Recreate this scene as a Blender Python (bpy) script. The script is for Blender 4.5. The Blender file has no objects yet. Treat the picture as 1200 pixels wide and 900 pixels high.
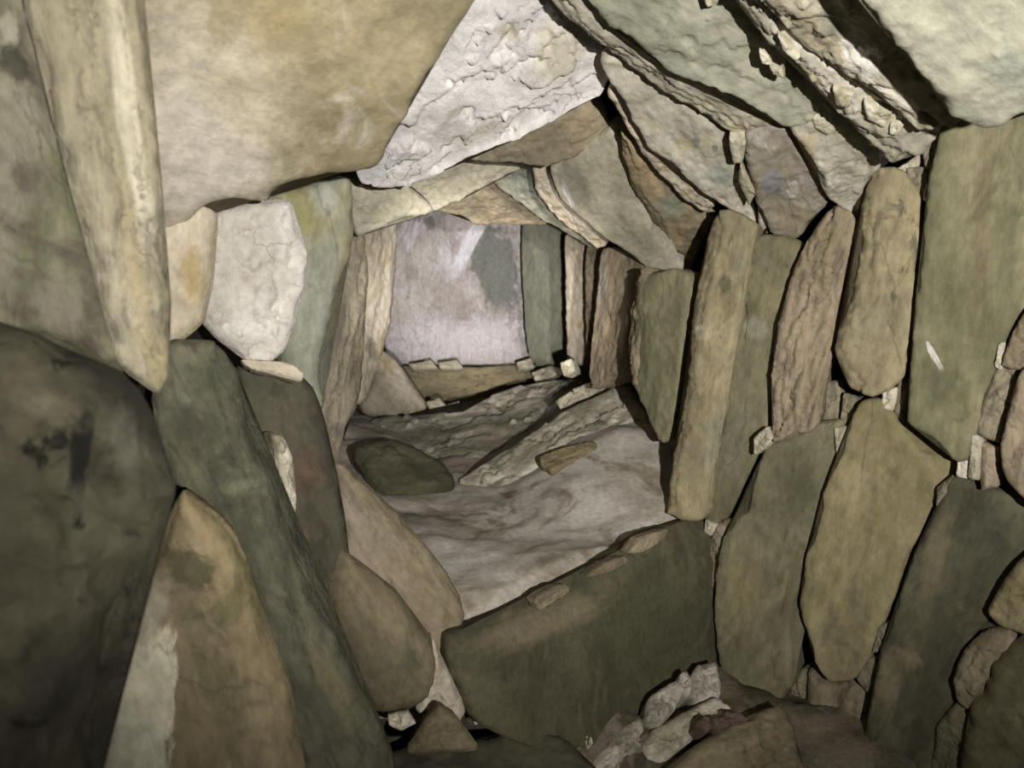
import bpy, math, random
import numpy as np
from mathutils import Vector, Matrix, noise
from mathutils.geometry import delaunay_2d_cdt

random.seed(7)
SC = bpy.context.scene
COL = SC.collection

# ------------------------------------------------------------------ camera
EYE = Vector((0, 0, 1.5))
FPX = 933.0
cam_d = bpy.data.cameras.new('camera')
cam_d.sensor_width = 36.0
cam_d.lens = 36.0 * FPX / 1200.0
cam_d.clip_start = 0.02
cam = bpy.data.objects.new('camera', cam_d)
COL.objects.link(cam)
cam.location = EYE
cam.rotation_euler = (math.radians(90 - 9.13), 0, math.radians(-3.07))
SC.camera = cam
cam_d.dof.use_dof = True
cam_d.dof.focus_distance = 2.4
cam_d.dof.aperture_fstop = 4.0
RC = cam.rotation_euler.to_matrix()

def ray(px, py):
    return RC @ Vector(((px - 600) / FPX, (450 - py) / FPX, -1.0))

def pt(px, py, d):
    r = ray(px, py)
    return EYE + r * (d / r.y)

def hit(px, py, P, n):
    r = ray(px, py)
    return EYE + r * ((P - EYE).dot(n) / r.dot(n))

V = Vector
# ------------------------------------------------------------------ the faces the stones lie in: a point and a normal towards the room
def nrm(x, y, z): return V((x, y, z)).normalized()
PLANES = {
    'R': (V((.63, 2.8, .6)), nrm(-.689, -.725, .08)),        # packed slab wall
    'P': (V((.63, 2.8, .6)), nrm(-1, -.045, .03)),           # passage wall beyond it
    'C': (V((1.27, 2.12, 1.86)), nrm(-.1458, -.432, -.655)), # sloping corbelled roof
}

# ------------------------------------------------------------------ materials
SAT = .76
def lin(c, sat=None):
    sat = SAT if sat is None else sat
    g_ = .3 * c[0] + .59 * c[1] + .11 * c[2]
    c = [g_ + (x - g_) * sat for x in c]
    return tuple(((x / 255) / 12.92 if x / 255 <= .04045 else ((x / 255 + .055) / 1.055) ** 2.4) for x in c) + (1,)

MATS = {}
PARM = {}
def rock(key, a, b, c, stains=None, blotch=.58, scale=3.0, stretch=.45, streak=.35, bump=.5, speck=.35, crack=.5, spots=None, spot_amt=.7, rough=.85):
    loc = dict(locals()); loc.pop('key'); loc.pop('stains'); PARM.setdefault(key, loc)
    a, b = tuple((x + y) / 2 + (x - y) * .8 for x, y in zip(a, b)), tuple((x + y) / 2 - (x - y) * .8 for x, y in zip(a, b))
    m = bpy.data.materials.new('rock_' + key)
    m.use_nodes = True
    nt = m.node_tree
    N, L = nt.nodes, nt.links
    for n in list(N): N.remove(n)
    out = N.new('ShaderNodeOutputMaterial')
    bs = N.new('ShaderNodeBsdfPrincipled')
    bs.inputs['Roughness'].default_value = rough
    bs.inputs['Specular IOR Level'].default_value = .25
    L.new(bs.outputs[0], out.inputs[0])
    tc = N.new('ShaderNodeTexCoord')
    oi = N.new('ShaderNodeObjectInfo')
    add = N.new('ShaderNodeVectorMath'); add.operation = 'MULTIPLY_ADD'
    comb = N.new('ShaderNodeCombineXYZ')
    for i in range(3): L.new(oi.outputs['Random'], comb.inputs[i])
    L.new(comb.outputs[0], add.inputs[0])
    add.inputs[1].default_value = (37, 53, 71)
    L.new(tc.outputs['Object'], add.inputs[2])
    def mapped(sx, sy, sz):
        v = N.new('ShaderNodeVectorMath'); v.operation = 'MULTIPLY'
        L.new(add.outputs[0], v.inputs[0]); v.inputs[1].default_value = (sx, sy, sz)
        return v.outputs[0]
    def nz(vec, sc, det=5, ro=.6, dist=0.0):
        n = N.new('ShaderNodeTexNoise')
        n.inputs['Scale'].default_value = sc; n.inputs['Detail'].default_value = det
        n.inputs['Roughness'].default_value = ro; n.inputs['Distortion'].default_value = dist
        L.new(vec, n.inputs['Vector'])
        return n.outputs[0]
    def ramp(val, lo, hi):
        r = N.new('ShaderNodeMapRange'); r.interpolation_type = 'SMOOTHSTEP'
        r.inputs[1].default_value = lo; r.inputs[2].default_value = hi
        L.new(val, r.inputs[0])
        return r.outputs[0]
    def mul(val, k):
        r = N.new('ShaderNodeMath'); r.operation = 'MULTIPLY'; r.inputs[1].default_value = k
        L.new(val, r.inputs[0]); return r.outputs[0]
    def math2(op, x, y):
        r = N.new('ShaderNodeMath'); r.operation = op
        L.new(x, r.inputs[0])
        if isinstance(y, (int, float)): r.inputs[1].default_value = y
        else: L.new(y, r.inputs[1])
        return r.outputs[0]
    def mix(fac, x, y, blend='MIX'):
        r = N.new('ShaderNodeMix'); r.data_type = 'RGBA'; r.blend_type = blend
        if isinstance(fac, (int, float)): r.inputs[0].default_value = fac
        else: L.new(fac, r.inputs[0])
        for s, q in ((6, x), (7, y)):
            if isinstance(q, tuple): r.inputs[s].default_value = q
            else: L.new(q, r.inputs[s])
        return r.outputs[2]
    iso = mapped(1, stretch, 1)
    fine = mapped(1, max(.5, stretch), 1)
    lng = mapped(1, .16, 1)
    n1 = nz(iso, scale, 6, .62, .6)
    col = mix(ramp(n1, .38, .62), lin(a), lin(b))
    n2 = nz(iso, scale * 1.7, 5, .6, 1.2)
    col = mix(ramp(n2, blotch - .06, blotch + .1), col, lin(c))
    if spots:
        n5 = nz(fine, scale * 4.5, 5, .65, .8)
        col = mix(mul(ramp(n5, .58, .68), spot_amt), col, lin(spots))
    for (sx, sy, r0, r1, sc_, amt, soft) in (stains or []):
        # a stain or bare patch with a ragged outline of its own
        sub = N.new('ShaderNodeVectorMath'); sub.operation = 'SUBTRACT'
        L.new(tc.outputs['Object'], sub.inputs[0]); sub.inputs[1].default_value = (sx, sy, 0)
        cb = N.new('ShaderNodeCombineXYZ')
        for k_, rr in enumerate((r0, r1)):
            dt = N.new('ShaderNodeVectorMath'); dt.operation = 'DOT_PRODUCT'
            L.new(sub.outputs[0], dt.inputs[0]); dt.inputs[1].default_value = (rr[0], rr[1], 0)
            L.new(dt.outputs['Value'], cb.inputs[k_])
        ln = N.new('ShaderNodeVectorMath'); ln.operation = 'LENGTH'; L.new(cb.outputs[0], ln.inputs[0])
        wn = nz(cb.outputs[0], 1.6, 6, .65, .5)
        dd = math2('ADD', ln.outputs['Value'], mul(wn, 1.6))
        inv_ = N.new('ShaderNodeMath'); inv_.operation = 'SUBTRACT'; inv_.inputs[0].default_value = 1
        L.new(ramp(dd, 1.72 - soft, 1.72 + soft), inv_.inputs[1])
        col = mix(mul(inv_.outputs[0], amt), col, lin(sc_))
    st = nz(lng, scale * 9, 5, .65, .3)
    g = mul(ramp(st, .5, .66), streak)
    col = mix(g, col, tuple(x * .38 for x in lin(b)[:3]) + (1,))
    f = nz(fine, 45, 6, .72)
    sp = mix(speck, (1, 1, 1, 1), mix(ramp(f, .3, .7), (.45, .45, .43, 1), (1.4, 1.4, 1.38, 1)))
    col = mix(1.0, col, sp, 'MULTIPLY')
    # hairline cracks, broken up
    vo = N.new('ShaderNodeTexVoronoi'); vo.feature = 'DISTANCE_TO_EDGE'
    vo.inputs['Scale'].default_value = scale * 1.3
    wv = N.new('ShaderNodeVectorMath'); wv.operation = 'MULTIPLY_ADD'
    nn = N.new('ShaderNodeTexNoise'); nn.inputs['Scale'].default_value = 6; nn.inputs['Detail'].default_value = 5
    L.new(iso, nn.inputs['Vector']); L.new(nn.outputs['Color'], wv.inputs[0]); wv.inputs[1].default_value = (.22, .22, .22); L.new(iso, wv.inputs[2])
    L.new(wv.outputs[0], vo.inputs['Vector'])
    cr = math2('SUBTRACT', 1.0, ramp(vo.outputs['Distance'], .0, .022)) if False else None
    inv = N.new('ShaderNodeMath'); inv.operation = 'SUBTRACT'; inv.inputs[0].default_value = 1
    L.new(ramp(vo.outputs['Distance'], .0, .02), inv.inputs[1])
    msk = ramp(nz(iso, scale * 1.1, 3, .5), .52, .6)
    crk = math2('MULTIPLY', inv.outputs[0], msk)
    crk = mul(crk, crack * .6)
    col = mix(crk, col, (.03, .025, .02, 1))
    L.new(col, bs.inputs['Base Color'])
    h = math2('ADD', mul(nz(iso, scale * 5, 9, .74, .2), .8), mul(f, .22))
    h = math2('ADD', h, mul(st, .5 if streak > .2 else .15))
    h = math2('SUBTRACT', h, mul(crk, .35))
    b_ = N.new('ShaderNodeBump')
    b_.inputs['Strength'].default_value = bump * .6
    b_.inputs['Distance'].default_value = .03
    L.new(h, b_.inputs['Height'])
    L.new(b_.outputs[0], bs.inputs['Normal'])
    MATS[key] = m
    return m

rock('grey',   (160, 158, 134), (138, 138, 114), (132, 140, 122), streak=.2, bump=.6, spots=(100, 96, 82), spot_amt=.35)
rock('palegrey', (188, 180, 160), (160, 154, 130), (175, 160, 120), streak=.25, spots=(95, 95, 82), spot_amt=.5)
rock('speckle', (196, 186, 160), (160, 148, 118), (214, 206, 186), scale=5, bump=.8, spots=(92, 86, 70), spot_amt=.8)
rock('olive',  (140, 132, 96), (118, 114, 80), (102, 104, 70), streak=.25)
rock('yellow', (154, 140, 98), (138, 125, 84), (124, 117, 82), streak=.2, spots=(108, 100, 70), spot_amt=.5)
rock('ochre',  (160, 145, 104), (142, 128, 94), (140, 133, 106), streak=.3, spots=(92, 88, 68), spot_amt=.75)
rock('umber',  (134, 119, 88), (112, 100, 72), (102, 98, 70), streak=.2, spots=(90, 80, 60), spot_amt=.5)
rock('green',  (120, 114, 82), (104, 98, 68), (138, 126, 88), streak=.2, spots=(94, 91, 64), spot_amt=.5)
rock('deepgreen', (98, 95, 70), (80, 77, 56), (118, 108, 78), streak=.25, spots=(70, 68, 50), spot_amt=.5)
rock('brown',  (146, 130, 100), (122, 106, 80), (134, 124, 96), streak=.55)
rock('pinkbrown', (160, 140, 112), (140, 124, 94), (150, 136, 116), streak=.55)
rock('purple', (150, 138, 124), (140, 130, 104), (172, 164, 152), scale=5, streak=.1, spots=(108, 104, 104), spot_amt=.6)
rock('dark',   (80, 76, 58), (62, 58, 44), (96, 84, 62), streak=.2)
rock('tan',    (150, 135, 98), (136, 123, 88), (170, 160, 140), blotch=.6, scale=2.6, stretch=1, streak=.1, bump=.5, speck=.35, crack=.1, spots=(120, 104, 70), spot_amt=.35)
rock('white',  (232, 226, 222), (214, 208, 206), (196, 186, 170), blotch=.62, scale=5, stretch=1, streak=.05, bump=.9, speck=.2, crack=.7, spots=(176, 160, 130), spot_amt=.5)
rock('block',  (208, 201, 190), (192, 184, 172), (172, 162, 142), blotch=.64, scale=6, stretch=1, streak=.05, bump=.9, speck=.25, crack=.6)
rock('palestone', (198, 184, 160), (184, 170, 144), (168, 148, 102), scale=4, streak=.15, bump=.5)
rock('pillar', (154, 144, 114), (178, 166, 138), (116, 108, 76), scale=3.2, stretch=.12, streak=.95, bump=.8, spots=(104, 96, 76), spot_amt=.6)
rock('mossy',  (112, 112, 80), (136, 130, 104), (92, 84, 68), scale=5, streak=.15, bump=.8, spots=(70, 66, 52), spot_amt=.7)
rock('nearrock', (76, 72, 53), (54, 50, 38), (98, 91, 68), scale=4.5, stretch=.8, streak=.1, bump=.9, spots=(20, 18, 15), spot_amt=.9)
rock('moss',   (100, 98, 76), (80, 78, 60), (116, 118, 90), scale=4, streak=.4, bump=.7, spots=(128, 120, 92), spot_amt=.35)
rock('orange', (152, 132, 92), (132, 116, 84), (110, 104, 66), blotch=.56, scale=4, streak=.1, bump=.6, spots=(172, 160, 124), spot_amt=.4)
rock('bluegrey', (144, 145, 122), (132, 133, 112), (146, 136, 96), blotch=.62, streak=.15, bump=.35, spots=(120, 118, 100), spot_amt=.3)
rock('stripe', (166, 154, 126), (146, 134, 108), (124, 112, 94), scale=5, stretch=.3, streak=.55, bump=.6, spots=(112, 104, 84), spot_amt=.5)
rock('backslab', (186, 176, 170), (164, 152, 148), (206, 202, 206), blotch=.54, scale=2.6, stretch=.6, streak=.2, bump=.5, spots=(128, 116, 108), spot_amt=.5)
rock('lintel', (182, 174, 146), (166, 158, 132), (186, 176, 158), stretch=1, streak=.1, bump=.4)
rock('brownroof', (166, 148, 116), (146, 132, 104), (166, 156, 132), stretch=1, streak=.1, bump=.5)
rock('sill',   (96, 92, 66), (82, 78, 56), (106, 98, 70), scale=3, stretch=1.4, streak=.12, bump=.5, crack=.2)
rock('floorpale', (204, 195, 182), (184, 173, 158), (138, 124, 100), blotch=.56, scale=1.8, stretch=1, streak=.05, bump=.6, crack=0, spots=(160, 148, 126), spot_amt=.35)
rock('ledge',  (204, 195, 172), (172, 164, 138), (122, 121, 94), scale=5, stretch=.8, streak=.3, bump=.7, spots=(206, 197, 180), spot_amt=.5)
rock('rubble', (196, 186, 168), (170, 160, 144), (132, 124, 104), scale=7, stretch=.8, bump=.8)
rock('chock',  (206, 196, 170), (180, 170, 140), (150, 140, 108), scale=7, bump=.7)
rock('chockdark', (144, 132, 104), (122, 112, 86), (104, 102, 80), scale=7, bump=.7)
rock('redstone', (120, 92, 78), (106, 84, 70), (90, 74, 60), scale=8, bump=.6)
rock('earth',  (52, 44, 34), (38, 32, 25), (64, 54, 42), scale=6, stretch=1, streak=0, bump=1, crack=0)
rock('dirt',   (122, 110, 88), (98, 88, 68), (140, 130, 112), scale=5, stretch=1, streak=0, bump=.9, crack=0)

# ------------------------------------------------------------------ stones
def fract(p, H=.9, lac=2.0, octv=5):
    return noise.fractal(p, H, lac, octv)

def catmull(P, per=6, k_=.55):
    n = len(P); out = []
    for i in range(n):
        p0, p1, p2, p3 = P[i - 1], P[i], P[(i + 1) % n], P[(i + 2) % n]
        for k in range(per):
            t = k / per
            out.append((p1 * (1 - t) + p2 * t) * (1 - k_) + k_ * .5 * ((2 * p1) + (-p0 + p2) * t + (2 * p0 - 5 * p1 + 4 * p2 - p3) * t * t + (-p0 + 3 * p1 - 3 * p2 + p3) * t ** 3))
    return out

COUNT = [0]
def stone(name, poly, place, label, mat, cat='stone slab', group=None, off=0.0, tilt=None, th=.22, r=.016, rag=.010,
          amp=.016, flake=.008, lam=None, dens=1.0, fold=None, stains=None, groove=0):
    """One stone: its outline stands on the plane it was laid in, its face is dressed by noise, its body runs back into the wall."""
    COUNT[0] += 1
    seed = V((COUNT[0] * 7.31, COUNT[0] * 3.17, COUNT[0] * 1.93))
    cx = sum(p[0] for p in poly) / len(poly); cy = sum(p[1] for p in poly) / len(poly)
    if isinstance(place, str):
        P, n = PLANES[place]
        n = n.copy()
        if (EYE - P).dot(n) < 0: n.negate()
        P = P + n * off
        C = hit(cx, cy, P, n)
    else:
        d, nv = place
        n = nrm(*nv)
        C = pt(cx, cy, d) + n * off
    if tilt:
        dx, dy, k = tilt
        l = math.hypot(dx, dy)
        g = hit(cx + 8 * dx / l, cy + 8 * dy / l, C, n) - C
        n = (n + g.normalized() * k).normalized()
    pts = [hit(x, y, C, n) for x, y in poly]
    # local axes: v follows the stone's length
    a = np.array([list(p - C) for p in pts])
    up = V((0, 0, 1)) - n * n.z
    if up.length < .2: up = V((0, 1, 0)) - n * n.y
    up.normalize()
    ax = up.cross(n).normalized()
    uv = np.array([[V(q).dot(ax), V(q).dot(up)] for q in a])
    cov = np.cov((uv - uv.mean(0)).T)
    w, ev = np.linalg.eigh(cov)
    e = ev[:, 1] * (1 if ev[1, 1] >= 0 else -1)
    vax = (ax * float(e[0]) + up * float(e[1])).normalized()
    uax = vax.cross(n).normalized()
    c2 = [V((V(q).dot(uax), V(q).dot(vax))) for q in a]
    loop = catmull(c2, 8, .12 if len(poly) <= 5 else .55)
    # even spacing
    L = np.array([list(p) for p in loop])
    seg = np.linalg.norm(np.roll(L, -1, 0) - L, axis=1); per = seg.sum()
    area = .5 * abs(np.sum(L[:, 0] * np.roll(L[:, 1], -1) - np.roll(L[:, 0], -1) * L[:, 1]))
    size = math.sqrt(area)
    s = min(.017, max(.0035, size / 38)) / dens
    nb = int(min(420, max(36, per / (s * .8))))
    cum = np.concatenate([[0], np.cumsum(seg)])
    q = np.linspace(0, per, nb, endpoint=False)
    Lc = np.vstack([L, L[:1]])
    B = np.stack([np.interp(q, cum, Lc[:, 0]), np.interp(q, cum, Lc[:, 1])], 1)
    tang = np.roll(B, -1, 0) - np.roll(B, 1, 0)
    tang /= np.linalg.norm(tang, axis=1)[:, None] + 1e-9
    sgn = 1 if np.sum(B[:, 0] * np.roll(B[:, 1], -1) - np.roll(B[:, 0], -1) * B[:, 1]) > 0 else -1
    nin = np.stack([-tang[:, 1], tang[:, 0]], 1) * sgn
    ragm = min(rag, size * .035)
    grow = (1.6 if size > .12 else .6) * (C - EYE).length / FPX
    for i in range(nb):
        p = V((B[i, 0], B[i, 1], 0))
        B[i] -= nin[i] * grow
        B[i] += nin[i] * (ragm * (fract(p * (2.6 / size) + seed) + .5 * fract(p * (9 / size) + seed)))
    r = min(r, size * .2)
    th = max(th, r * 1.6)
    segA, segB = B, np.roll(B, -1, 0)
    def dist(X):
        d = np.full(len(X), 1e9); idx = np.zeros(len(X), int)
        ab = segB - segA; l2 = (ab ** 2).sum(1) + 1e-12
        for k in range(0, len(X), 800):
            x = X[k:k + 800]
            t = np.clip(((x[:, None, :] - segA[None]) * ab[None]).sum(2) / l2[None], 0, 1)
            dd = np.linalg.norm(x[:, None, :] - (segA[None] + t[..., None] * ab[None]), axis=2)
            idx[k:k + 800] = dd.argmin(1); d[k:k + 800] = dd.min(1)
        return d, idx
    def inside(X):
        c = np.zeros(len(X), bool)
        x, y = X[:, 0], X[:, 1]
        for (x0, y0), (x1, y1) in zip(segA, segB):
            m = ((y0 > y) != (y1 > y)) & (x < (x1 - x0) * (y - y0) / (y1 - y0 + 1e-15) + x0)
            c ^= m
        return c
    lo, hi = B.min(0), B.max(0)
    hx = np.arange(lo[0], hi[0] + s, s); hy = np.arange(lo[1], hi[1] + s, s * .87)
    G = np.array([[x + (s / 2 if j % 2 else 0), y] for j, y in enumerate(hy) for x in hx])
    rs = np.random.RandomState(COUNT[0])
    G += rs.uniform(-.16, .16, G.shape) * s
    G = G[inside(G)]
    ringpts = []
    for f in (.10, .28, .55):
        R_ = B + nin * (r * f)
        ringpts.append((R_, r * f))
    D, _ = dist(G) if len(G) else (np.zeros(0), None)
    G = G[D > max(s * .75, r * .55 + s * .5)]
    allp = [B]
    for R_, h in ringpts:
        if h < s * .12: continue
        d_, _ = dist(R_); ok = inside(R_) & (d_ > h * .93)
        allp.append(R_[ok])
    allp.append(G)
    X = np.vstack(allp)
    vin = [V((float(x), float(y))) for x, y in X]
    vo, eo, fo, ov, oe, of = delaunay_2d_cdt(vin, [], [list(range(nb)) if sgn > 0 else list(range(nb - 1, -1, -1))], 1, 1e-7, True)
    X = np.array([list(v) for v in vo])
    D, idx = dist(X)
    if lam:
        ldir = hit(cx + 8 * lam[0], cy + 8 * lam[1], C, n) - C
        l2d = np.array([ldir.dot(uax), ldir.dot(vax)]); l2d /= np.linalg.norm(l2d)
    verts = []
    for i in range(len(X)):
        x, y = float(X[i, 0]), float(X[i, 1]); d = float(D[i])
        p = V((x, y, 0))
        t = min(1.0, d / r)
        z = -r * (1 - math.sqrt(max(0, 1 - (1 - t) ** 2)))
        k = min(1.0, .25 + d / (r * 1.5))
        ps = p / size
        z += amp * k * (fract(ps * 1.7 + seed, 1.0, 2, 3))
        z += amp * .28 * k * fract(ps * 6 + seed * 2, .8, 2.1, 5)
        if flake:
            q_ = fract(V((ps.x * 2.2, ps.y * 1.3, 0)) + seed * 3, .75, 2.1, 6) * 1.7
            fl = math.floor(q_); fr = q_ - fl
            fr = min(1, max(0, (fr - .46) / .07)); fr = fr * fr * (3 - 2 * fr)
            z += flake * k * (fl + fr) * .6
        if groove:
            gq = fract(V((ps.x * 9 + .5 * fract(ps * 1.5 + seed), ps.y * .9, 3.3)) + seed, .8, 2.1, 4)
            z -= groove * k * max(0, 1 - abs(gq) * 3.2) ** 2
        if lam:
            nd = -nin[idx[i]]
            if float(nd @ l2d) > .25:
                wdt = lam[2] * (1 + .5 * fract(ps * 2.2 + seed * 4))
                st = 0.0
                for c_ in (.22, .55, 1.0):
                    e_ = (wdt * c_ - d) / (wdt * .07)
                    st += min(1, max(0, e_))
                z -= lam[3] * st / 3
        if fold:
            # a ridge running along the stone: the face turns away on one side of it
            (fx0, fy0), (fx1, fy1), slope = fold
            A_ = hit(fx0, fy0, C, n) - C; B_ = hit(fx1, fy1, C, n) - C
            a2 = np.array([A_.dot(uax), A_.dot(vax)]); b2 = np.array([B_.dot(uax), B_.dot(vax)])
            dr = (b2 - a2) / np.linalg.norm(b2 - a2)
            side = dr[0] * (y - a2[1]) - dr[1] * (x - a2[0])
            side += .02 * fract(ps * 3 + seed * 5)
            if side * (1 if slope > 0 else -1) > 0: z -= abs(side) * abs(slope)
        verts.append((x, y, z))
    faces = []
    for f in fo:
        f = list(f)
        A_, B_, C_ = (X[f[0]], X[f[1]], X[f[2]])
        ar = (B_[0] - A_[0]) * (C_[1] - A_[1]) - (B_[1] - A_[1]) * (C_[0] - A_[0])
        faces.append(f if ar > 0 else f[::-1])
    # rim in order
    pos = {}
    for j, o_ in enumerate(ov):
        for k in o_:
            if k < nb: pos[k] = j
    rim = [pos[k] for k in range(nb) if k in pos]
    if sgn < 0: rim = rim[::-1]
    rim = [v for i, v in enumerate(rim) if v != rim[i - 1]]
    prev = rim
    cen = X.mean(0)
    rows = 6
    for j in range(1, rows + 1):
        f = j / rows
        cur = []
        for v in rim:
            x, y, z0 = verts[v]
            zz = z0 + (-th - z0) * f
            p = V((x, y, zz))
            sh = 1 - .10 * f * f
            wob = (ragm * .9) * fract(V((x, y, zz * 2.5)) * (3 / size) + seed * 6, .9, 2, 4) * math.sin(min(1, f * 1.4) * math.pi * .5)
            dx, dy = x - cen[0], y - cen[1]
            l = math.hypot(dx, dy) + 1e-9
            verts.append((cen[0] + dx * sh + dx / l * wob, cen[1] + dy * sh + dy / l * wob, zz))
            cur.append(len(verts) - 1)
        m_ = len(rim)
        for i in range(m_):
            faces.append([prev[(i + 1) % m_], prev[i], cur[i], cur[(i + 1) % m_]])
        prev = cur
    verts.append((float(cen[0]), float(cen[1]), -th * 1.02)); cc = len(verts) - 1
    for i in range(len(prev)):
        faces.append([prev[(i + 1) % len(prev)], prev[i], cc])
    if stains:
        sl = []
        for (sx, sy, rx, ry, ang, sc_, amt, soft) in stains:
            ca, sa = math.cos(math.radians(ang)), math.sin(math.radians(ang))
            q0 = hit(sx, sy, C, n) - C
            q1 = hit(sx + rx * ca, sy + rx * sa, C, n) - C - q0
            q2 = hit(sx - ry * sa, sy + ry * ca, C, n) - C - q0
            Mm = np.linalg.inv(np.array([[q1.dot(uax), q2.dot(uax)], [q1.dot(vax), q2.dot(vax)]]))
            sl.append((q0.dot(uax), q0.dot(vax), tuple(Mm[0]), tuple(Mm[1]), sc_, amt, soft))
        mk = mat + '_%d' % COUNT[0]
        rock(mk, stains=sl, **PARM[mat])
        mat = mk
    me = bpy.data.meshes.new(name)
    me.from_pydata(verts, [], faces)
    me.validate()
    me.polygons.foreach_set('use_smooth', [True] * len(me.polygons))
    me.materials.append(MATS[mat])
    me.update()
    ob = bpy.data.objects.new(name, me)
    COL.objects.link(ob)
    M = Matrix((uax, vax, n)).transposed().to_4x4()
    M.translation = C
    ob.matrix_world = M
    ob['label'] = label; ob['category'] = cat; ob['kind'] = 'thing'
    if group: ob['group'] = group
    return ob

# ---- packed slab wall: upper tier, from the camera inwards
G1 = 'upright slabs of the packed wall, upper tier'
TR = (1, 0, .13)
stone('standing_slab', [(1112,140),(1150,148),(1195,134),(1230,128),(1232,320),(1197,368),(1175,405),(1160,440),(1148,490),(1136,515),(1125,537),(1095,515),(1062,495),(1066,440),(1072,390),(1083,300),(1090,220),(1097,175)], 'R',
      'broad olive upright slab with a small white scratch near its foot', 'olive', group=G1, off=.13, tilt=(1,.1,.10), th=.3, amp=.012, flake=.004, stains=[(1095,418,4,20,-28,(214,206,196),.9,.12),(1150,270,12,120,4,(116,96,68),.5,.5),(1100,450,22,26,0,(92,92,62),.6,.5)])
stone('standing_slab', [(1022,200),(1045,198),(1065,210),(1077,235),(1076,290),(1070,360),(1063,410),(1060,440),(1042,456),(1020,463),(1000,457),(985,440),(976,415),(981,390),(1000,340),(1008,290),(1012,240)], 'R',
      'round-shouldered tan slab with a full round foot, beside the broad olive slab', 'ochre', group=G1, off=.11, tilt=TR, groove=.006, lam=(-1,0,.035,.025), amp=.014, flake=.006)
stone('standing_slab', [(973,243),(985,245),(1000,258),(997,285),(988,305),(978,345),(970,400),(965,440),(957,485),(950,502),(920,510),(903,516),(902,470),(903,430),(910,378),(922,335),(933,305),(943,277),(957,260)], 'R',
      'pinkish-brown slab split into thin leaves along its edge, above the mossy green slab', 'pinkbrown', group=G1, off=.07, tilt=TR, lam=(-1,0,.07,.03), amp=.014, flake=.012, groove=.014)
stone('standing_slab', [(880,283),(893,276),(920,278),(936,284),(934,310),(915,365),(904,420),(901,480),(896,508),(883,535),(865,578),(852,606),(838,614),(824,610),(831,580),(840,517),(850,450),(858,410),(868,353),(874,305)], 'R',
      'narrow dull green upright slab standing against the spotted ochre slab', 'green', group=G1, off=.0, tilt=(1,0,.05), amp=.012, flake=.004, stains=[(885,385,16,14,0,(146,140,118),.7,.3),(860,530,14,40,10,(124,118,96),.6,.5)])
stone('standing_slab', [(842,246),(858,248),(884,263),(877,285),(873,310),(868,355),(858,410),(849,450),(839,517),(829,583),(822,609),(800,608),(776,602),(780,575),(786,540),(797,480),(803,430),(806,380),(815,330),(823,290),(833,258)], 'R',
      'tall spotted ochre slab at the corner where the passage begins', 'ochre', group=G1, off=.07, tilt=TR, lam=(-1,.1,.045,.035), amp=.014, flake=.008, stains=[(850,335,9,12,0,(96,94,66),.8,.3),(822,390,10,10,0,(196,182,146),.7,.3),(832,460,14,30,0,(178,158,112),.5,.5)])
stone('standing_slab', [(1200,366),(1220,345),(1225,420),(1196,432),(1174,428),(1180,405)], 'R',
      'brown block wedged high between the broad olive slab and the frame edge', 'brown', 'stone', off=.15, group='edge blocks of the packed wall')
stone('packing_stone', [(1170,432),(1196,430),(1192,455),(1182,490),(1172,520),(1144,506),(1152,465)], 'R',
      'dark brown four-sided stone beside the foot of the broad olive slab', 'chockdark', 'stone', off=.12, group='edge blocks of the packed wall')
stone('standing_slab', [(1196,440),(1215,422),(1232,420),(1232,598),(1195,577),(1178,560),(1173,530),(1182,490)], 'R',
      'pale-faced tapering slab cut by the frame, standing on three small wedges', 'pinkbrown', off=.18, group='edge blocks of the packed wall')
# ---- packed slab wall: lower tier
G2 = 'upright slabs of the packed wall, lower tier'
stone('standing_slab', [(985,496),(977,520),(977,547),(968,575),(960,605),(944,650),(934,685),(926,727),(927,770),(926,800),(910,820),(878,836),(850,815),(843,775),(839,720),(838,670),(845,635),(862,610),(877,600),(884,565),(897,528),(918,513),(950,501)], 'R',
      'long mossy green slab reaching from mid wall down to the floor rubble', 'green', group=G2, off=.04, tilt=(1,0,.10), amp=.014, flake=.006, stains=[(935,570,30,44,0,(84,82,54),.8,.6),(870,690,22,50,0,(136,122,78),.6,.6)])
stone('standing_slab', [(840,614),(860,610),(852,640),(843,680),(837,700),(827,692),(825,660),(831,625)], 'R',
      'thin leaf of stone split off the edge of the long mossy green slab', 'pinkbrown', group=G2, off=.02, lam=(-1,0,.03,.015))
stone('standing_slab', [(1012,471),(1032,470),(1050,492),(1080,527),(1118,543),(1114,565),(1092,597),(1070,635),(1054,680),(1037,723),(1020,762),(1000,793),(973,801),(960,785),(947,742),(938,712),(946,658),(963,612),(970,575),(980,550),(992,517),(1000,487)], 'R',
      'big yellowish diamond-shaped slab with a chipped corner at its foot', 'yellow', group=G2, off=.05, tilt=(1,.4,.10), amp=.016, flake=.008)
stone('standing_slab', [(1118,560),(1150,570),(1180,578),(1212,592),(1220,640),(1195,665),(1160,722),(1133,757),(1118,790),(1115,830),(1098,852),(1093,930),(1006,930),(1012,880),(1023,813),(1034,765),(1053,710),(1075,645),(1095,605)], 'R',
      'large dark green leaning slab beside the yellowish diamond-shaped slab', 'deepgreen', group=G2, off=.07, tilt=(1,.2,.06), th=.3, amp=.014, flake=.006, stains=[(1095,660,14,60,15,(126,114,80),.6,.5),(1160,640,30,50,0,(74,74,54),.7,.5)])
stone('packing_stone', [(1230,640),(1195,660),(1175,690),(1157,722),(1180,739),(1230,748)], 'R',
      'rounded tan cobble at the frame edge, on top of the brown bulging block', 'yellow', 'stone', off=.14, r=.06, group='blocks below the frame-edge slab')
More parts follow.
